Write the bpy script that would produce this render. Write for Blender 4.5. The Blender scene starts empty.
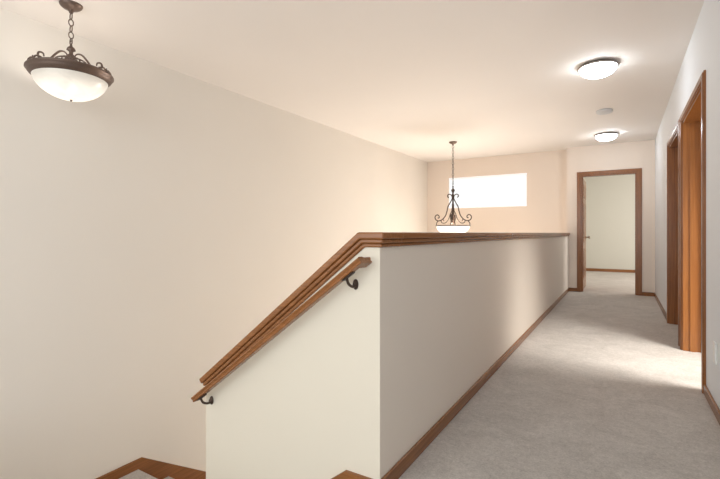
import bpy, bmesh, math
from mathutils import Vector, Matrix

C = bpy.context.scene.collection
H = 2.47

# ------------------------------------------------------------------ materials
def new_mat(name):
    m = bpy.data.materials.new(name); m.use_nodes = True
    nt = m.node_tree
    b = nt.nodes["Principled BSDF"]
    return m, nt, b

def paint(name, col, bump=0.12, rough=0.75, var=0.02, scale=160, emit=0.0):
    m, nt, b = new_mat(name)
    tc = nt.nodes.new("ShaderNodeTexCoord")
    n1 = nt.nodes.new("ShaderNodeTexNoise"); n1.inputs["Scale"].default_value = scale
    n1.inputs["Detail"].default_value = 3
    n2 = nt.nodes.new("ShaderNodeTexNoise"); n2.inputs["Scale"].default_value = 1.3
    mix = nt.nodes.new("ShaderNodeMix"); mix.data_type = 'RGBA'
    mix.inputs[6].default_value = (*[c*(1-var) for c in col], 1)
    mix.inputs[7].default_value = (*[min(1, c*(1+var)) for c in col], 1)
    bp = nt.nodes.new("ShaderNodeBump"); bp.inputs["Strength"].default_value = bump
    bp.inputs["Distance"].default_value = 0.002
    L = nt.links.new
    L(tc.outputs["Object"], n1.inputs["Vector"]); L(tc.outputs["Object"], n2.inputs["Vector"])
    L(n2.outputs["Fac"], mix.inputs[0]); L(mix.outputs[2], b.inputs["Base Color"])
    L(n1.outputs["Fac"], bp.inputs["Height"]); L(bp.outputs["Normal"], b.inputs["Normal"])
    b.inputs["Roughness"].default_value = rough
    if emit:
        b.inputs["Emission Color"].default_value = (*col, 1); b.inputs["Emission Strength"].default_value = emit
    return m

def carpet(name, c1, c2):
    m, nt, b = new_mat(name)
    L = nt.links.new
    tc = nt.nodes.new("ShaderNodeTexCoord")
    def noise(s, d, r=0.6, dist=0.0):
        n = nt.nodes.new("ShaderNodeTexNoise"); n.inputs["Scale"].default_value = s; n.inputs["Detail"].default_value = d
        n.inputs["Roughness"].default_value = r; n.inputs["Distortion"].default_value = dist
        L(tc.outputs["Object"], n.inputs["Vector"]); return n
    n1 = noise(120, 4, 0.7); n2 = noise(38, 5, 0.8); n3 = noise(4.0, 4, 0.6, 1.2)
    mx = nt.nodes.new("ShaderNodeMix"); mx.data_type = 'FLOAT'; mx.inputs[0].default_value = 0.5
    L(n1.outputs["Fac"], mx.inputs[2]); L(n2.outputs["Fac"], mx.inputs[3])
    mx2 = nt.nodes.new("ShaderNodeMix"); mx2.data_type = 'FLOAT'; mx2.inputs[0].default_value = 0.24
    L(mx.outputs[0], mx2.inputs[2]); L(n3.outputs["Fac"], mx2.inputs[3])
    r = nt.nodes.new("ShaderNodeValToRGB")
    r.color_ramp.elements[0].position = 0.37; r.color_ramp.elements[0].color = (*c1, 1)
    r.color_ramp.elements[1].position = 0.62; r.color_ramp.elements[1].color = (*c2, 1)
    bp = nt.nodes.new("ShaderNodeBump"); bp.inputs["Strength"].default_value = 0.55
    bp.inputs["Distance"].default_value = 0.008
    L(mx2.outputs[0], r.inputs[0]); L(r.outputs[0], b.inputs["Base Color"])
    L(mx.outputs[0], bp.inputs["Height"]); L(bp.outputs["Normal"], b.inputs["Normal"])
    b.inputs["Roughness"].default_value = 0.95
    b.inputs["Specular IOR Level"].default_value = 0.1
    return m

def wood(name, dark, light, axis, rough=0.26):
    m, nt, b = new_mat(name)
    tc = nt.nodes.new("ShaderNodeTexCoord")
    mp = nt.nodes.new("ShaderNodeMapping")
    s = [55, 55, 55]; s[axis] = 1.8
    mp.inputs["Scale"].default_value = s
    n = nt.nodes.new("ShaderNodeTexNoise"); n.inputs["Scale"].default_value = 1.6
    n.inputs["Detail"].default_value = 3; n.inputs["Distortion"].default_value = 0.3
    r = nt.nodes.new("ShaderNodeValToRGB")
    r.color_ramp.elements[0].position = 0.2; r.color_ramp.elements[0].color = (*dark, 1)
    r.color_ramp.elements[1].position = 0.8; r.color_ramp.elements[1].color = (*light, 1)
    L = nt.links.new
    L(tc.outputs["Object"], mp.inputs["Vector"]); L(mp.outputs[0], n.inputs["Vector"])
    L(n.outputs["Fac"], r.inputs[0]); L(r.outputs[0], b.inputs["Base Color"])
    b.inputs["Roughness"].default_value = rough
    return m

def metal(name, col, rough=0.4, metallic=0.8):
    m, nt, b = new_mat(name)
    n = nt.nodes.new("ShaderNodeTexNoise"); n.inputs["Scale"].default_value = 60
    mix = nt.nodes.new("ShaderNodeMix"); mix.data_type = 'RGBA'
    mix.inputs[6].default_value = (*[c*0.7 for c in col], 1); mix.inputs[7].default_value = (*[c*1.3 for c in col], 1)
    nt.links.new(n.outputs["Fac"], mix.inputs[0]); nt.links.new(mix.outputs[2], b.inputs["Base Color"])
    b.inputs["Roughness"].default_value = rough; b.inputs["Metallic"].default_value = metallic
    return m

def glow(name, col, strength, var=0.25, scale=9, z0=None, z1=None, rimf=0.5):
    """lit glass: brighter near the bulb (low z of the bowl), marbled by noise"""
    m, nt, b = new_mat(name)
    L = nt.links.new
    tc = nt.nodes.new("ShaderNodeTexCoord")
    n = nt.nodes.new("ShaderNodeTexNoise"); n.inputs["Scale"].default_value = scale; n.inputs["Detail"].default_value = 4
    n.inputs["Distortion"].default_value = 1.5
    L(tc.outputs["Object"], n.inputs["Vector"])
    mr = nt.nodes.new("ShaderNodeMapRange")
    mr.inputs["To Min"].default_value = strength*(1-var); mr.inputs["To Max"].default_value = strength*(1+var)
    L(n.outputs["Fac"], mr.inputs["Value"])
    out = mr.outputs[0]
    if z0 is not None:
        sp = nt.nodes.new("ShaderNodeSeparateXYZ"); L(tc.outputs["Object"], sp.inputs[0])
        g = nt.nodes.new("ShaderNodeMapRange"); g.interpolation_type = 'SMOOTHSTEP'
        g.inputs["From Min"].default_value = z0; g.inputs["From Max"].default_value = z1
        g.inputs["To Min"].default_value = 1.0; g.inputs["To Max"].default_value = rimf
        L(sp.outputs[2], g.inputs["Value"])
        mu = nt.nodes.new("ShaderNodeMath"); mu.operation = 'MULTIPLY'
        L(out, mu.inputs[0]); L(g.outputs[0], mu.inputs[1]); out = mu.outputs[0]
    L(out, b.inputs["Emission Strength"])
    b.inputs["Emission Color"].default_value = (*col, 1)
    b.inputs["Base Color"].default_value = (0.34, 0.31, 0.27, 1)
    b.inputs["Roughness"].default_value = 0.3
    return m

def blind_mat():
    m, nt, b = new_mat("backlit_slat_blind")
    L = nt.links.new
    tc = nt.nodes.new("ShaderNodeTexCoord")
    wv = nt.nodes.new("ShaderNodeTexWave"); wv.wave_type = 'BANDS'; wv.bands_direction = 'Z'
    wv.inputs["Scale"].default_value = 3.6
    L(tc.outputs["Object"], wv.inputs["Vector"])
    mr = nt.nodes.new("ShaderNodeMapRange"); mr.inputs["To Min"].default_value = 0.64; mr.inputs["To Max"].default_value = 0.85
    L(wv.outputs["Fac"], mr.inputs["Value"]); L(mr.outputs[0], b.inputs["Emission Strength"])
    b.inputs["Emission Color"].default_value = (0.93, 0.97, 1.0, 1)
    b.inputs["Base Color"].default_value = (0.2, 0.2, 0.2, 1)
    return m

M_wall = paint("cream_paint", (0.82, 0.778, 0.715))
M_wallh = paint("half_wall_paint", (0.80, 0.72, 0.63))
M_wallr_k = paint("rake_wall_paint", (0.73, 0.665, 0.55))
M_wallw = paint("warm_cream_paint", (0.86, 0.75, 0.655))
M_wallr = paint("pale_paint", (0.77, 0.785, 0.81))
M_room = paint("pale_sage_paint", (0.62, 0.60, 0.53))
M_ceil = paint("ceiling_paint", (0.83, 0.782, 0.738), bump=0.2, scale=90)
M_carpet = carpet("beige_carpet", (0.38, 0.348, 0.315), (0.66, 0.615, 0.57))
M_white_glow = paint("glowing_white_vinyl", (0.86, 0.87, 0.9), bump=0.02, rough=0.4, emit=0.28)  # faint emission stands in for daylight on frame, sill and headrail
WD, WL = (0.175, 0.064, 0.019), (0.32, 0.128, 0.041)
M_woodx = wood("stained_oak_x", WD, WL, 0)
M_woody = wood("stained_oak_y", WD, WL, 1)
M_woodz = wood("stained_oak_z", (0.19, 0.068, 0.020), (0.33, 0.130, 0.042), 2)
M_rail = wood("rail_oak", (0.20, 0.074, 0.022), (0.33, 0.134, 0.044), 0)
M_door_lit = wood("lit_door_oak", (0.30, 0.108, 0.027), (0.42, 0.165, 0.046), 2)  # lighter orange oak: window light on near door and jamb put into colour
M_bronze = metal("aged_bronze", (0.15, 0.105, 0.085), 0.42, 0.6)
M_ring = metal("bronze_grey_ring", (0.27, 0.235, 0.21), 0.4, 0.5)
M_iron = metal("dark_iron", (0.075, 0.050, 0.038), 0.45, 0.6)
M_nickel = metal("knob_metal", (0.35, 0.3, 0.24), 0.3, 0.9)
M_plastic = paint("white_plastic", (0.66, 0.66, 0.66), bump=0.02, rough=0.5)
M_plate = paint("outlet_plastic", (0.84, 0.83, 0.80), bump=0.02, rough=0.4)
M_glassN = glow("alabaster_glass_near", (1.0, 0.92, 0.80), 0.78, var=0.35, scale=7, z0=-0.60, z1=-0.465, rimf=0.36)
M_glassF = glow("alabaster_glass_far", (1.0, 0.90, 0.76), 1.15)
M_dome = glow("frosted_dome_glass", (0.86, 0.94, 1.0), 19.0, var=0.1)
M_blind = blind_mat()

# ------------------------------------------------------------------ helpers
def finish(bm, name, mat, parent=None, smooth=False):
    bmesh.ops.recalc_face_normals(bm, faces=bm.faces[:])
    me = bpy.data.meshes.new(name); bm.to_mesh(me); bm.free()
    if mat: me.materials.append(mat)
    if smooth:
        for p in me.polygons: p.use_smooth = True
    ob = bpy.data.objects.new(name, me); C.objects.link(ob)
    if parent: ob.parent = parent
    return ob

def add_box(bm, x0, x1, y0, y1, z0, z1):
    v = [bm.verts.new(p) for p in ((x0,y0,z0),(x1,y0,z0),(x1,y1,z0),(x0,y1,z0),(x0,y0,z1),(x1,y0,z1),(x1,y1,z1),(x0,y1,z1))]
    for f in ((0,3,2,1),(4,5,6,7),(0,1,5,4),(1,2,6,5),(2,3,7,6),(3,0,4,7)):
        bm.faces.new([v[i] for i in f])

def boxes(name, lst, mat, parent=None, bevel=0.0):
    bm = bmesh.new()
    for b in lst: add_box(bm, *b)
    ob = finish(bm, name, mat, parent)
    if bevel:
        md = ob.modifiers.new("bevel", 'BEVEL'); md.width = bevel; md.segments = 2; md.limit_method = 'ANGLE'
    return ob

def add_prism(bm, pts, axis, a, b):
    """pts 2d polygon; axis 'Y': pts=(x,z) ; axis 'X': pts=(y,z)"""
    def mk(p, t):
        return (p[0], t, p[1]) if axis == 'Y' else (t, p[0], p[1])
    va = [bm.verts.new(mk(p, a)) for p in pts]; vb = [bm.verts.new(mk(p, b)) for p in pts]
    bm.faces.new(va); bm.faces.new(vb[::-1])
    n = len(pts)
    for i in range(n):
        bm.faces.new((va[i], va[(i+1) % n], vb[(i+1) % n], vb[i]))

def struct(ob): ob["kind"] = "structure"; return ob

def add_lathe(bm, prof, cx=0, cy=0, cz=0, seg=64):
    rings = []
    for r, z in prof:
        if r < 1e-5:
            rings.append([bm.verts.new((cx, cy, cz+z))])
        else:
            rings.append([bm.verts.new((cx+r*math.cos(2*math.pi*i/seg), cy+r*math.sin(2*math.pi*i/seg), cz+z)) for i in range(seg)])
    for a, b in zip(rings, rings[1:]):
        if len(a) == 1 and len(b) == 1: continue
        for i in range(seg):
            j = (i+1) % seg
            if len(a) == 1: bm.faces.new((a[0], b[j], b[i]))
            elif len(b) == 1: bm.faces.new((a[i], a[j], b[0]))
            else: bm.faces.new((a[i], a[j], b[j], b[i]))

def add_tube(bm, pts, rad, seg=8, closed=False):
    pts = [Vector(p) for p in pts]; n = len(pts)
    rr = rad if isinstance(rad, (list, tuple)) else [rad]*n
    rings = []; prev = None
    for i, p in enumerate(pts):
        if closed: t = pts[(i+1) % n]-pts[i-1]
        else: t = pts[min(i+1, n-1)]-pts[max(i-1, 0)]
        t.normalize()
        if prev is None:
            u = t.orthogonal().normalized()
        else:
            u = (prev - t*prev.dot(t)).normalized()
        prev = u; w = t.cross(u)
        rings.append([bm.verts.new(p+(u*math.cos(2*math.pi*k/seg)+w*math.sin(2*math.pi*k/seg))*rr[i]) for k in range(seg)])
    m = n if closed else n-1
    for i in range(m):
        a, b = rings[i], rings[(i+1) % n]
        for k in range(seg):
            bm.faces.new((a[k], a[(k+1) % seg], b[(k+1) % seg], b[k]))
    if not closed:
        bm.faces.new(rings[0][::-1]); bm.faces.new(rings[-1])

def smooth_path(pts, sub=6):
    pts = [Vector(p) for p in pts]; out = []
    for i in range(len(pts)-1):
        p0 = pts[max(i-1, 0)]; p1 = pts[i]; p2 = pts[i+1]; p3 = pts[min(i+2, len(pts)-1)]
        for k in range(sub):
            t = k/sub
            out.append(0.5*((2*p1)+(-p0+p2)*t+(2*p0-5*p1+4*p2-p3)*t*t+(-p0+3*p1-3*p2+p3)*t**3))
    out.append(pts[-1]); return out

def leaf_rad(n, r0, r1):
    return [r0+(r1-r0)*math.sin(math.pi*i/(n-1)) for i in range(n)]

def chain_mesh(bm, cx, cy, z0, z1, link=0.042, wid=0.012, rad=0.003):
    z = z1 - link/2; k = 0; pitch = link-2.6*rad
    while z > z0:
        pts = []
        for i in range(16):
            a = 2*math.pi*i/16
            d = wid*math.cos(a); h = (link/2-rad)*math.sin(a)
            pts.append((cx+d, cy, z+h) if k % 2 == 0 else (cx, cy+d, z+h))
        add_tube(bm, pts, rad, 6, True)
        z -= pitch; k += 1

# ------------------------------------------------------------------ room shell
HX = -0.787      # hall face of half wall
RX = 0.445       # right wall face
LX = -3.46       # left wall
YD = 8.20        # hall end wall
YW = 8.38        # window wall
YS = 1.438       # stair face of the raked wall
FL = -2.70       # lower floor
L5 = -0.97       # landing

struct(boxes("ceiling", [(-3.6, 3.3, -2.6, 13.0, H, H+0.12)], M_ceil))
struct(boxes("floor", [(-0.8, 3.2, -2.6, 13.0, -0.28, 0.0), (LX, -0.8, -2.6, 0.10, -0.28, 0.0)], M_carpet))
struct(boxes("floor_lower", [(-3.6, -0.78, -0.2, 8.6, FL-0.1, FL)], M_carpet))
struct(boxes("wall_left", [(LX-0.12, LX, -2.6, YW+0.12, FL, H)], M_wall))
# window wall
wx0, wx1, wz0, wz1 = -3.0, -1.50, 1.50, 2.11
struct(boxes("wall_foyer", [
    (LX, wx0, YW, YW+0.12, FL, H), (wx1, -0.80, YW, YW+0.12, FL, H),
    (wx0, wx1, YW, YW+0.12, FL, wz0), (wx0, wx1, YW, YW+0.12, wz1, H)], M_wallw))
# hall end wall with door opening
dx0, dx1, dz = -0.595, 0.212, 1.975
struct(boxes("wall_hall_end", [
    (-0.815, dx0, YD, YD+0.12, -0.28, H), (dx1, 3.1, YD, YD+0.12, 0, H),
    (dx0, dx1, YD, YD+0.12, dz, H), (-0.815, -0.68, YD+0.12, YW+0.12, FL, H)], M_wallw))
# right wall with two openings
a0, a1 = 3.45, 4.57
b0, b1 = 4.76, 5.83
oz = 1.95
struct(boxes("wall_right", [
    (RX, RX+0.12, -2.6, a0, 0, H), (RX, RX+0.12, a1, b0, 0, H), (RX, RX+0.12, b1, YD, 0, H),
    (RX, RX+0.12, a0, a1, oz, H), (RX, RX+0.12, b0, b1, oz, H)], M_wallr))
# low wall carrying the upper floor behind the stairs
struct(boxes("wall_stair_back", [(LX, -0.80, 0.10, 0.22, FL, 0.0)], M_wall))
# bedroom
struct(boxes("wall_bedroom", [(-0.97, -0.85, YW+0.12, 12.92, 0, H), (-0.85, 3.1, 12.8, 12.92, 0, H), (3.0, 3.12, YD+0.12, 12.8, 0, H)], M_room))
struct(boxes("floor_bedroom", [(-0.97, -0.8, YW+0.12, 12.92, -0.28, 0.0)], M_carpet))
# side room
struct(boxes("wall_side_room", [(3.0, 3.12, 2.4, 4.72, 0, H), (RX+0.12, 3.0, 2.4, 2.52, 0, H), (RX+0.12, 3.0, 4.64, 4.74, 0, H)], M_wall))

# half wall + raked wall
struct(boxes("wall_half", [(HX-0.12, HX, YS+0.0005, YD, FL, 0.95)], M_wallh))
bm = bmesh.new()
m_r = 0.787
xr = -0.872
zt = lambda x, top=0.95: top - m_r*(xr-x)
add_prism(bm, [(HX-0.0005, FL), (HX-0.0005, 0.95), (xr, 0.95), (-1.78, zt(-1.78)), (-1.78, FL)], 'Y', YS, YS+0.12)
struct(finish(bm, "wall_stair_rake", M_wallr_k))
bm = bmesh.new()
add_prism(bm, [(YS+0.12, FL), (YS+0.12, 0.20), (4.34, -1.65), (4.34, FL)], 'X', -1.90, -1.78)
struct(finish(bm, "wall_stair_side", M_wall))

# cap moulding
ang = math.atan(m_r); tan2 = math.tan(ang/2)
TOP = 1.003
layers = [(0.0, 0.026, 0.026), (0.026, 0.043, 0.019), (0.043, 0.058, 0.012)]
bm = bmesh.new()
for d0, d1, oh in layers:
    add_box(bm, HX-0.12-oh, HX+oh, YS+0.12+0.034, YD-0.001, TOP-d1, TOP-d0)
ob = struct(finish(bm, "trim_1", M_woody))
md = ob.modifiers.new("b", 'BEVEL'); md.width = 0.006; md.segments = 3
bm = bmesh.new()
x2 = -1.803; z2 = TOP - m_r*(xr-x2)
def offp(d):
    return [(xr+d*tan2, TOP-d), (x2+d*math.sin(ang), z2-d*math.cos(ang))]
for d0, d1, oh in layers:
    P, Q = offp(d0), offp(d1)
    pts = [(HX+oh, TOP-d0), P[0], P[1], Q[1], Q[0], (HX+oh, TOP-d1)]
    add_prism(bm, pts, 'Y', YS-oh, YS+0.12+0.034)
ob = struct(finish(bm, "trim_2", M_woodx))
md = ob.modifiers.new("b", 'BEVEL'); md.width = 0.006; md.segments = 3

# baseboards
BH = 0.062
def bb(name, lst, mat):
    o = boxes(name, lst, mat, bevel=0.004); return struct(o)
bb("baseboard_half_wall", [(HX, HX+0.013, YS-0.012, YD, 0, BH)], M_woody)
bb("baseboard_right", [(RX-0.013, RX, -2.6, a0-0.06, 0, BH), (RX-0.013, RX, a1+0.06, b0-0.06, 0, BH), (RX-0.013, RX, b1+0.06, YD, 0, BH)], M_woody)
bb("baseboard_hall_end", [(HX+0.013, dx0-0.061, YD-0.013, YD, 0, BH), (dx1+0.061, RX-0.013, YD-0.013, YD, 0, BH)], M_woodx)
bb("baseboard_bedroom", [(-0.85, 3.0, 12.787, 12.8, 0, 0.075)], M_woodx)
bm = bmesh.new()
add_prism(bm, [(HX+0.0, 0.0), (HX+0.0, 0.055), (-0.94, 0.055), (-1.78, 0.055-0.84*0.776), (-1.78, -0.97), (-1.6, -0.97), (-0.94, -0.3), (-0.8, -0.1)], 'Y', YS-0.014, YS)
struct(finish(bm, "baseboard_stair_rake", M_woodx))
bm = bmesh.new()
add_prism(bm, [(0.22, L5), (0.22, L5+0.08), (2.14, L5+0.08), (4.4, L5+0.08-2.26*0.66), (4.4, FL), (4.1, FL), (2.0, L5-0.35), (2.0, L5)], 'X', LX, LX+0.014)
struct(finish(bm, "baseboard_left", M_woody))

# staircase
bm = bmesh.new()
pts = [(-0.8, -0.001), (-0.8, -0.194)]
x = -0.8; z = -0.194
for i in range(4):
    x -= 0.25; pts.append((x, z)); z -= 0.194; pts.append((x, z))
pts[-1] = (x, L5)
pts += [(x, L5-0.25), (-0.8, -0.45)]
add_prism(bm, pts[1:], 'Y', 0.225, YS-0.016)
add_box(bm, LX+0.015, -1.8, 0.225, YS-0.016, L5-0.2, L5)
add_box(bm, LX+0.015, -1.915, YS-0.016, 2.1, L5-0.2, L5)
pts = [(2.1, L5)]; y = 2.1; z = L5
rs = (L5-FL)/9
for i in range(8):
    z -= rs; pts.append((y, z)); y += 0.28; pts.append((y, z))
pts += [(y, FL), (2.1, FL)]
add_prism(bm, pts, 'X', LX+0.015, -1.915)
st = finish(bm, "staircase", M_carpet)
st["label"] = "carpeted staircase with landing turning beside the plain wall"; st["category"] = "stairs"

# ------------------------------------------------------------------ door casings
def casing_yfacing(name, x0, x1, z1, y, s, w=0.061):
    L = []
    for (a, b, t) in ((0, w, 0.012), (0.012, w-0.01, 0.018)):
        ya, yb = sorted((y, y+s*t))
        L += [(x0-b, x0-a, ya, yb, 0, z1+a), (x1+a, x1+b, ya, yb, 0, z1+a), (x0-b, x1+b, ya, yb, z1+a, z1+b)]
    return struct(boxes(name, L, M_woodz))
casing_yfacing("trim_3", dx0, dx1, dz, YD, -1)
struct(boxes("trim_4", [(dx0-0.001, dx0+0.018, YD-0.002, YD+0.122, 0, dz-0.018), (dx1-0.018, dx1+0.001, YD-0.002, YD+0.122, 0, dz-0.018),
    (dx0, dx1, YD-0.002, YD+0.122, dz-0.018, dz+0.001),
    (dx0+0.018, dx0+0.03, YD+0.05, YD+0.085, 0, dz-0.018), (dx1-0.03, dx1-0.018, YD+0.05, YD+0.085, 0, dz-0.018)], M_woodz))

def casing_xfacing(name, y0, y1, z1, x, w=0.061):
    L = []
    for (a, b, t) in ((0, w, 0.012), (0.012, w-0.01, 0.018)):
        L += [(x-t, x, y0-b, y0-a, 0, z1+a), (x-t, x, y1+a, y1+b, 0, z1+a), (x-t, x, y0-b, y1+b, z1+a, z1+b)]
    return struct(boxes(name, L, M_woodz))
def jamb_x(name, y0, y1, z1, x0, x1, mat):
    return struct(boxes(name, [(x0-0.002, x1+0.002, y0-0.001, y0+0.018, 0, z1-0.018), (x0-0.002, x1+0.002, y1-0.018, y1+0.001, 0, z1-0.018),
        (x0-0.002, x1+0.002, y0, y1, z1-0.018, z1+0.001),
        (x0+0.045, x0+0.08, y0+0.018, y0+0.03, 0, z1-0.018), (x0+0.045, x0+0.08, y1-0.03, y1-0.018, 0, z1-0.018)], mat))
casing_xfacing("trim_5", a0, a1, oz, RX)
jamb_x("trim_6", a0, a1, oz, RX, RX+0.12, M_door_lit)
casing_xfacing("trim_7", b0, b1, oz, RX)
jamb_x("trim_8", b0, b1, oz, RX, RX+0.12, M_woodz)

# ------------------------------------------------------------------ doors (structure)
def knob(name, parent, p, d):
    bm = bmesh.new()
    add_lathe(bm, [(0, 0), (0.03, 0), (0.03, 0.006), (0.012, 0.01), (0.010, 0.035), (0.022, 0.042), (0.028, 0.055), (0.022, 0.068), (0, 0.072)], seg=24)
    rot = Vector((0, 0, 1)).rotation_difference(Vector(d)).to_matrix().to_4x4()
    bm.transform(Matrix.Translation(p) @ rot)
    return finish(bm, name, M_nickel, parent, True)

def panel_boxes_x(xf, t, y0, y1, z0, z1):
    L = [(xf, xf+t, y0, y1, z0, z1)]
    w = (y1-y0); m = 0.11*w
    for za, zb in ((0.1, 0.36), (0.42, 0.78), (0.83, 0.95)):
        for k in (0, 1):
            ya = y0+m+k*(w/2-m/2+0.0); yb = ya+w/2-1.5*m
            for (i, e) in ((0, 0.006), (0.02, 0.009)):
                L.append((xf-e, xf+t+e, ya+i, yb-i, z0+(z1-z0)*za+i, z0+(z1-z0)*zb-i))
    return L
d1o = struct(boxes("door_1", panel_boxes_x(-0.612, 0.035, YD+0.126, YD+0.90, 0.01, dz-0.02), M_woodz))
knob("door_knob", d1o, Vector((-0.573, YD+0.83, 0.92)), (1, 0, 0))
def panel_boxes_y(yf, t, x0, x1, z0, z1):
    return [(p[2], p[3], p[0], p[1], p[4], p[5]) for p in panel_boxes_x(yf, t, x0, x1, z0, z1)]
d2 = struct(boxes("door_2", panel_boxes_y(a1-0.045, 0.035, RX+0.125, RX+0.93, 0.01, oz-0.02), M_door_lit))
knob("door_knob", d2, Vector((RX+0.86, a1-0.055, 0.92)), (0, -1, 0))
d3 = struct(boxes("door_3", panel_boxes_x(RX+0.082, 0.034, b0+0.02, b1-0.02, 0.01, oz-0.02), M_woodz))
knob("door_knob", d3, Vector((RX+0.072, b0+0.09, 0.92)), (-1, 0, 0))

# ------------------------------------------------------------------ foyer window
w = struct(bpy.data.objects.new("window_1", None)); C.objects.link(w); w.location = (0, 0, 0)
f = 0.030
boxes("window_frame", [(wx0, wx0+f, YW+0.01, YW+0.06, wz0, wz1), (wx1-f, wx1, YW+0.01, YW+0.06, wz0, wz1),
    (wx0, wx1, YW+0.01, YW+0.06, wz0, wz0+f), (wx0, wx1, YW+0.01, YW+0.06, wz1-f, wz1)], M_white_glow, w, 0.003)
boxes("window_sill", [(wx0+0.002, wx1-0.002, YW-0.012, YW+0.05, wz0-0.002, wz0+0.012)], M_white_glow, w, 0.003)
boxes("window_pane", [(wx0+0.01, wx1-0.01, YW+0.035, YW+0.042, wz0+0.01, wz1-0.01)], M_blind, w)
boxes("blind_headrail", [(wx0+0.01, wx1-0.01, YW+0.0, YW+0.03, wz1-0.055, wz1-0.004)], M_white_glow, w, 0.004)

# ------------------------------------------------------------------ handrail
RY = 1.37
hr = bpy.data.objects.new("handrail", None); C.objects.link(hr); hr.location = (-0.81, RY, 0.90)
hr["label"] = "stained oak handrail with dark metal brackets on the stair wall"; hr["category"] = "handrail"
A = Vector((-0.825, RY, 0.900)); B = Vector((-1.772, RY, 0.194))
dirv = (B-A).normalized(); upv = Vector((0, 1, 0)).cross(dirv)
if upv.z < 0: upv = -upv
side = Vector((0, 1, 0))
prof = [(p*0.82, q*0.54) for p, q in [(-0.020, -0.024), (0.020, -0.024), (0.024, -0.016), (0.021, -0.006), (0.024, 0.004), (0.028, 0.012), (0.024, 0.022), (0.012, 0.027),
        (-0.012, 0.027), (-0.024, 0.022), (-0.028, 0.012), (-0.024, 0.004), (-0.021, -0.006), (-0.024, -0.016)]]
bm = bmesh.new()
def sweep(bm, P, Q, s, u):
    va = [bm.verts.new(P+s*a+u*b) for a, b in prof]; vb = [bm.verts.new(Q+s*a+u*b) for a, b in prof]
    bm.faces.new(va); bm.faces.new(vb[::-1]); n = len(prof)
    for i in range(n): bm.faces.new((va[i], va[(i+1) % n], vb[(i+1) % n], vb[i]))
sweep(bm, A, B, side, upv)
ar = A+dirv*0.022; sweep(bm, ar, Vector((ar.x, YS, ar.z)), -dirv, upv)
rail = finish(bm, "rail", M_rail)
rail.parent = hr; rail.matrix_parent_inverse = Matrix.Translation(-hr.location)
def bracket(xb):
    t = (A.x-xb)/(A.x-B.x); P = A.lerp(B, t)
    zb = P.z-0.050
    bm = bmesh.new()
    add_lathe(bm, [(0, 0), (0.015, 0), (0.015, 0.004), (0.012, 0.008), (0.008, 0.010), (0.006, 0.016), (0, 0.016)], seg=28)
    bm.transform(Matrix.Translation((xb, YS, zb)) @ Matrix.Diagonal((0.8, 1, 1.4, 1)) @ Matrix.Rotation(math.radians(90), 4, 'X'))
    path = smooth_path([(xb, YS-0.006, zb-0.006), (xb, YS-0.028, zb-0.006), (xb, RY+0.014, zb+0.008), (xb, RY, zb+0.036)], 6)
    add_tube(bm, path, 0.0055, 10)
    c = P-upv*0.0135
    vs = []
    for du, ds, dd in [(-1,-1,0),(1,-1,0),(1,1,0),(-1,1,0),(-1,-1,1),(1,-1,1),(1,1,1),(-1,1,1)]:
        vs.append(bm.verts.new(c+dirv*du*0.028+side*ds*0.012-upv*dd*0.004))
    for f in ((0,3,2,1),(4,5,6,7),(0,1,5,4),(1,2,6,5),(2,3,7,6),(3,0,4,7)): bm.faces.new([vs[i] for i in f])
    o = finish(bm, "bracket", M_iron, None, True)
    o.parent = hr; o.matrix_parent_inverse = Matrix.Translation(-hr.location)
    o["label"] = "dark bronze wall bracket"
bracket(-0.895); bracket(-1.735)

# ------------------------------------------------------------------ near pendant
def empty(name, loc, label, cat):
    e = bpy.data.objects.new(name, None); C.objects.link(e); e.location = loc
    e["label"] = label; e["category"] = cat; return e

def canopy(par, r=0.065):
    bm = bmesh.new()
    add_lathe(bm, [(0, -0.055), (0.010, -0.055), (0.014, -0.045), (0.02, -0.035), (0.045, -0.026), (r*0.92, -0.014), (r, -0.004), (r, 0), (0, 0)], seg=40)
    return finish(bm, "canopy", M_bronze, par, True)

p1 = empty("pendant_light", (-3.03, 1.397, H), "bronze bowl pendant with lit alabaster glass hanging over the landing", "ceiling light")
canopy(p1)
rz = 2.022-H
bm = bmesh.new(); chain_mesh(bm, 0, 0, rz+0.205, -0.05, link=0.05, wid=0.014, rad=0.0036)
finish(bm, "chain", M_bronze, p1, True)
bm = bmesh.new()
add_lathe(bm, [(0, 0.195), (0.006, 0.195), (0.008, 0.18), (0.02, 0.17), (0.026, 0.155), (0.012, 0.145), (0.011, 0.13), (0.028, 0.115), (0.036, 0.095),
               (0.028, 0.075), (0.012, 0.065), (0.010, 0.03), (0.02, 0.02), (0.02, 0.005), (0, 0.0)], cz=rz, seg=32)
add_tube(bm, [(0.013*math.cos(a*math.pi/8), 0, rz+0.202+0.013*math.sin(a*math.pi/8)) for a in range(16)], 0.003, 6, True)
finish(bm, "stem", M_bronze, p1, True)
bm = bmesh.new()
R = 0.240
add_lathe(bm, [(R-0.022, 0.014), (R-0.006, 0.016), (R, 0.010), (R+0.001, 0.002), (R-0.005, -0.001), (R-0.008, -0.010), (R-0.016, -0.023), (R-0.026, -0.029),
               (R-0.033, -0.037), (R-0.040, -0.034), (R-0.040, -0.024), (R-0.022, 0.014)], cz=rz, seg=72)
finish(bm, "rim", M_bronze, p1, True)
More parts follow.
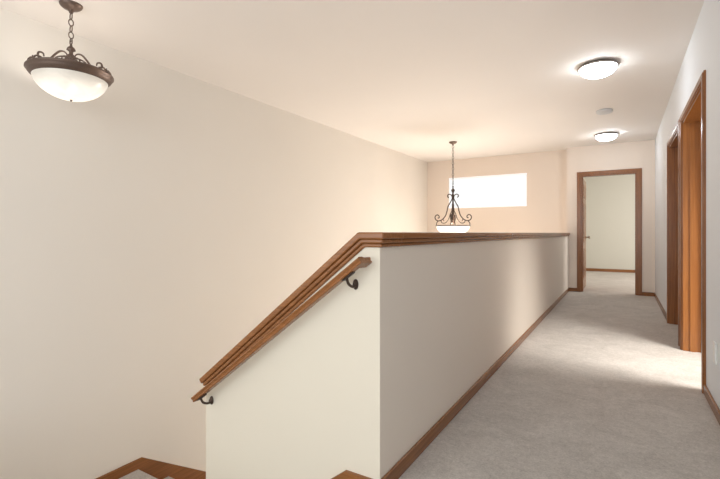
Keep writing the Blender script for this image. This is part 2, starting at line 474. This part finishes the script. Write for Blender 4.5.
for k in range(3):
    bm = bmesh.new()
    a = math.radians(35+120*k); ca, sa = math.cos(a), math.sin(a)
    def P(r, z, o=0.0): return (r*ca-o*sa, r*sa+o*ca, rz+z)
    pts = [(0.012, 0.10), (0.035, 0.128), (0.065, 0.125), (0.095, 0.094), (0.125, 0.054), (0.16, 0.038), (0.19, 0.050), (0.186, 0.074), (0.164, 0.076), (0.158, 0.058)]
    q = smooth_path([P(r, z) for r, z in pts], 5)
    add_tube(bm, q, leaf_rad(len(q), 0.0035, 0.0072), 8)
    add_tube(bm, smooth_path([P(0.15, 0.040), P(0.18, 0.024), P(0.218, 0.008)], 5), 0.005, 8)
    finish(bm, "scroll_arm", M_bronze, p1, True)
    bm = bmesh.new()
    pts = [(0.012, 0.08), (0.04, 0.065), (0.075, 0.07), (0.10, 0.05), (0.095, 0.025), (0.075, 0.026), (0.078, 0.044)]
    add_tube(bm, smooth_path([P(r, z) for r, z in pts], 5), 0.0045, 8)
    finish(bm, "inner_scroll", M_bronze, p1, True)
for k in range(6):
    bm = bmesh.new()
    a = math.radians(35+60*k); ca, sa = math.cos(a), math.sin(a)
    def P(r, z, o=0.0): return (r*ca-o*sa, r*sa+o*ca, rz+z)
    for s in (-1, 1):
        for (oo, zz) in ((1.0, 0.0), (1.7, -0.008)):
            pts = [(0.220, 0.010, 0.0), (0.220, 0.032, 0.016*oo), (0.216, 0.036+zz, 0.034*oo), (0.210, 0.026+zz, 0.045*oo), (0.212, 0.012, 0.041*oo)]
            q = smooth_path([P(r, z, s*o) for r, z, o in pts], 5)
            add_tube(bm, q, leaf_rad(len(q), 0.0022, 0.0050), 8)
    bmesh.ops.create_uvsphere(bm, u_segments=10, v_segments=8, radius=0.008, matrix=Matrix.Translation(P(0.220, 0.024)) @ Matrix.Diagonal((1, 1, 1.6, 1)))
    bmesh.ops.create_uvsphere(bm, u_segments=10, v_segments=8, radius=0.0045, matrix=Matrix.Translation(P(0.220, 0.039)))
    finish(bm, "leaf_crest", M_bronze, p1, True)
bm = bmesh.new()
R2 = 0.208; dep = 0.142
add_lathe(bm, [(R2*math.cos(t*math.pi/2/14), -0.024-dep*math.sin(t*math.pi/2/14)**1.15) for t in range(14)]+[(0, -0.024-dep)], cz=rz, seg=64)
add_lathe(bm, [((R2-0.006)*math.cos(t*math.pi/2/14), -0.018-dep*math.sin(t*math.pi/2/14)**1.15) for t in range(14)]+[(0, -0.018-dep)], cz=rz, seg=64)
finish(bm, "glass_bowl", M_glassN, p1, True)
bm = bmesh.new()
add_lathe(bm, [(0, 0.004), (0.009, 0.002), (0.007, -0.004), (0.003, -0.006), (0.004, -0.009), (0, -0.012)], cz=rz-0.024-dep, seg=20)
finish(bm, "finial", M_bronze, p1, True)

# ------------------------------------------------------------------ far pendant
p2 = empty("pendant_light", (-2.33, 6.71, H), "tall scrolled iron chandelier with lit glass bowl above the foyer", "ceiling light")
canopy(p2)
rz = 1.115-H
bm = bmesh.new(); chain_mesh(bm, 0, 0, rz+0.62, -0.05, link=0.055, wid=0.014, rad=0.004)
finish(bm, "chain", M_iron, p2, True)
bm = bmesh.new()
add_lathe(bm, [(0, 0.65), (0.008, 0.64), (0.01, 0.60), (0.028, 0.585), (0.03, 0.57), (0.014, 0.54), (0.012, 0.48), (0.024, 0.46), (0.012, 0.44),
               (0.011, 0.30), (0.022, 0.28), (0.026, 0.24), (0.012, 0.21), (0.009, 0.02), (0, 0)], cz=rz, seg=28)
finish(bm, "stem", M_iron, p2, True)
for k in range(4):
    bm = bmesh.new()
    a = math.radians(12+90*k); ca, sa = math.cos(a), math.sin(a)
    def P(r, z, o=0.0): return (r*ca-o*sa, r*sa+o*ca, rz+z)
    pts = [(0.066, 0.455), (0.085, 0.475), (0.078, 0.505), (0.048, 0.51), (0.018, 0.485), (0.014, 0.44), (0.045, 0.375), (0.08, 0.31), (0.095, 0.24), (0.12, 0.165), (0.17, 0.105),
           (0.23, 0.082), (0.278, 0.105), (0.288, 0.15), (0.258, 0.18), (0.225, 0.165), (0.222, 0.135), (0.245, 0.128)]
    add_tube(bm, smooth_path([P(r, z) for r, z in pts], 5), 0.0088, 8)
    add_tube(bm, smooth_path([P(0.232, 0.085), P(0.262, 0.05), P(0.266, 0.0)], 5), 0.007, 8)
    finish(bm, "scroll_arm", M_iron, p2, True)
    bm = bmesh.new()
    pts = [(0.012, 0.25), (0.04, 0.20), (0.07, 0.11), (0.12, 0.05), (0.175, 0.05), (0.19, 0.09), (0.16, 0.105), (0.145, 0.08)]
    add_tube(bm, smooth_path([P(r, z) for r, z in pts], 5), 0.0065, 8)
    finish(bm, "inner_scroll", M_iron, p2, True)
bm = bmesh.new()
R = 0.272
add_lathe(bm, [(R-0.012, 0.012), (R+0.004, 0.010), (R+0.008, 0.0), (R+0.004, -0.008), (R-0.012, -0.008), (R-0.012, 0.012)], cz=rz, seg=64)
finish(bm, "rim", M_ring, p2, True)
bm = bmesh.new()
R2 = 0.262; dep = 0.15
add_lathe(bm, [(R2*math.cos(t*math.pi/2/14), -0.008-dep*math.sin(t*math.pi/2/14)) for t in range(14)]+[(0, -0.008-dep)], cz=rz, seg=64)
add_lathe(bm, [((R2-0.006)*math.cos(t*math.pi/2/14), 0.0-(dep+0.001)*math.sin(t*math.pi/2/14)) for t in range(14)]+[(0, -dep-0.001)], cz=rz, seg=64)
finish(bm, "glass_bowl", M_glassF, p2, True)

# ------------------------------------------------------------------ flush lights
def flush(loc, r, label):
    e = empty("ceiling_light", loc, label, "ceiling light")
    bm = bmesh.new()
    add_lathe(bm, [(0, 0), (r*0.90, 0), (r*0.93, -0.008), (r*1.0, -0.012), (r*1.04, -0.019), (r*1.01, -0.026), (r*0.92, -0.028), (0, -0.022)], seg=56)
    finish(bm, "base_ring", M_ring, e, True)
    bm = bmesh.new()
    rr = r*0.94; d = 0.076; z0 = -0.025
    add_lathe(bm, [(rr*math.cos(t*math.pi/2/12)**0.8, z0-d*math.sin(t*math.pi/2/12)) for t in range(12)]+[(0, z0-d)], seg=56)
    finish(bm, "glass_dome", M_dome, e, True)
    bm = bmesh.new()
    add_lathe(bm, [(0, 0.003), (0.009, 0.0), (0.007, -0.005), (0.003, -0.008), (0.004, -0.012), (0, -0.015)], cz=z0-d, seg=18)
    finish(bm, "finial", M_ring, e, True)
    e["group"] = "flush hallway ceiling lights"
flush((-0.18, 4.30, H), 0.155, "flush frosted dome light with bronze ring, brightly lit")
flush((-0.20, 7.35, H), 0.15, "flush frosted dome light with bronze ring, by the bedroom door")

bm = bmesh.new()
add_lathe(bm, [(0, 0), (0.084, 0), (0.088, -0.006), (0.088, -0.024), (0.078, -0.034), (0.050, -0.040), (0.0, -0.042)], seg=48)
o = finish(bm, "smoke_detector", M_plastic, None, False); o.location = (-0.18, 5.92, H)
o["label"] = "round white plastic smoke detector on the hallway ceiling"; o["category"] = "smoke detector"

e = empty("electrical_outlet", (RX, 3.07, 0.335), "white duplex wall outlet near the carpet", "outlet")
boxes("cover_plate", [(-0.008, 0, -0.036, 0.036, -0.058, 0.058)], M_plate, e, 0.002)
for s in (-1, 1):
    boxes("socket", [(-0.011, -0.007, -0.017, 0.017, s*0.024-0.014, s*0.024+0.014)], M_plate, e, 0.002)

# ------------------------------------------------------------------ lights
def area(name, loc, rot, sx, sy, energy, col, target=None, spread=None):
    l = bpy.data.lights.new(name, 'AREA'); l.shape = 'RECTANGLE'; l.size = sx; l.size_y = sy; l.energy = energy; l.color = col
    if spread: l.spread = math.radians(spread)
    o = bpy.data.objects.new(name, l); C.objects.link(o); o.location = loc
    if target is not None:
        o.rotation_euler = (Vector(target)-Vector(loc)).to_track_quat('-Z', 'Y').to_euler()
    else: o.rotation_euler = rot
    return o
R90 = math.radians(90)
area("added_fill_loft", (-2.2, -2.4, 1.25), (R90, 0, 0), 2.2, 2.1, 30, (0.95, 0.985, 1.0))  # added unseen fill with no window behind it, evens out the left wall
area("added_fill_hall", (-0.1, -2.4, 1.35), (R90, 0, 0), 1.0, 1.9, 30, (0.93, 0.975, 1.0))  # made-up fill at the open hall end, behind the camera
area("window_light_side_room", (2.9, 3.7, 1.5), (0, R90, 0), 1.5, 1.5, 13, (1.0, 0.97, 0.93))
area("window_beam_side_room", (1.5, 3.4, 2.3), None, 0.7, 0.7, 15, (1.0, 0.97, 0.92), target=(0.42, 4.0, 0.0), spread=70)
area("window_light_bedroom", (2.9, 10.6, 1.4), (0, R90, 0), 1.6, 1.8, 80, (1.0, 0.99, 0.97))
area("added_fill_entry", (-2.4, 8.3, -1.2), (-R90, 0, 0), 1.8, 2.0, 125, (1.0, 0.94, 0.87))  # extra source added low in the foyer to brighten the left wall
def point(name, loc, e, col, r=0.1):
    l = bpy.data.lights.new(name, 'POINT'); l.energy = e; l.color = col; l.shadow_soft_size = r
    o = bpy.data.objects.new(name, l); C.objects.link(o); o.location = loc
point("bulb_near", (-3.03, 1.397, 2.03), 2.5, (1.0, 0.93, 0.85), 0.05)
point("bulb_far", (-2.33, 6.71, 1.13), 7, (1.0, 0.82, 0.66), 0.06)
w = bpy.data.worlds.new("world"); bpy.context.scene.world = w; w.use_nodes = True
w.node_tree.nodes["Background"].inputs[0].default_value = (0.88, 0.94, 1.0, 1)
w.node_tree.nodes["Background"].inputs[1].default_value = 0.9

# ------------------------------------------------------------------ camera
cam = bpy.data.cameras.new("camera"); co = bpy.data.objects.new("camera", cam); C.objects.link(co)
cam.sensor_width = 36; cam.lens = 21.5; cam.shift_y = -6.5/720; cam.clip_start = 0.02
co.location = (0, 0, 1.0); co.rotation_euler = (R90, 0, math.radians(31.35))
bpy.context.scene.camera = co
vs = bpy.context.scene.view_settings
vs.view_transform = 'Standard'; vs.look = 'None'; vs.exposure = 0.36
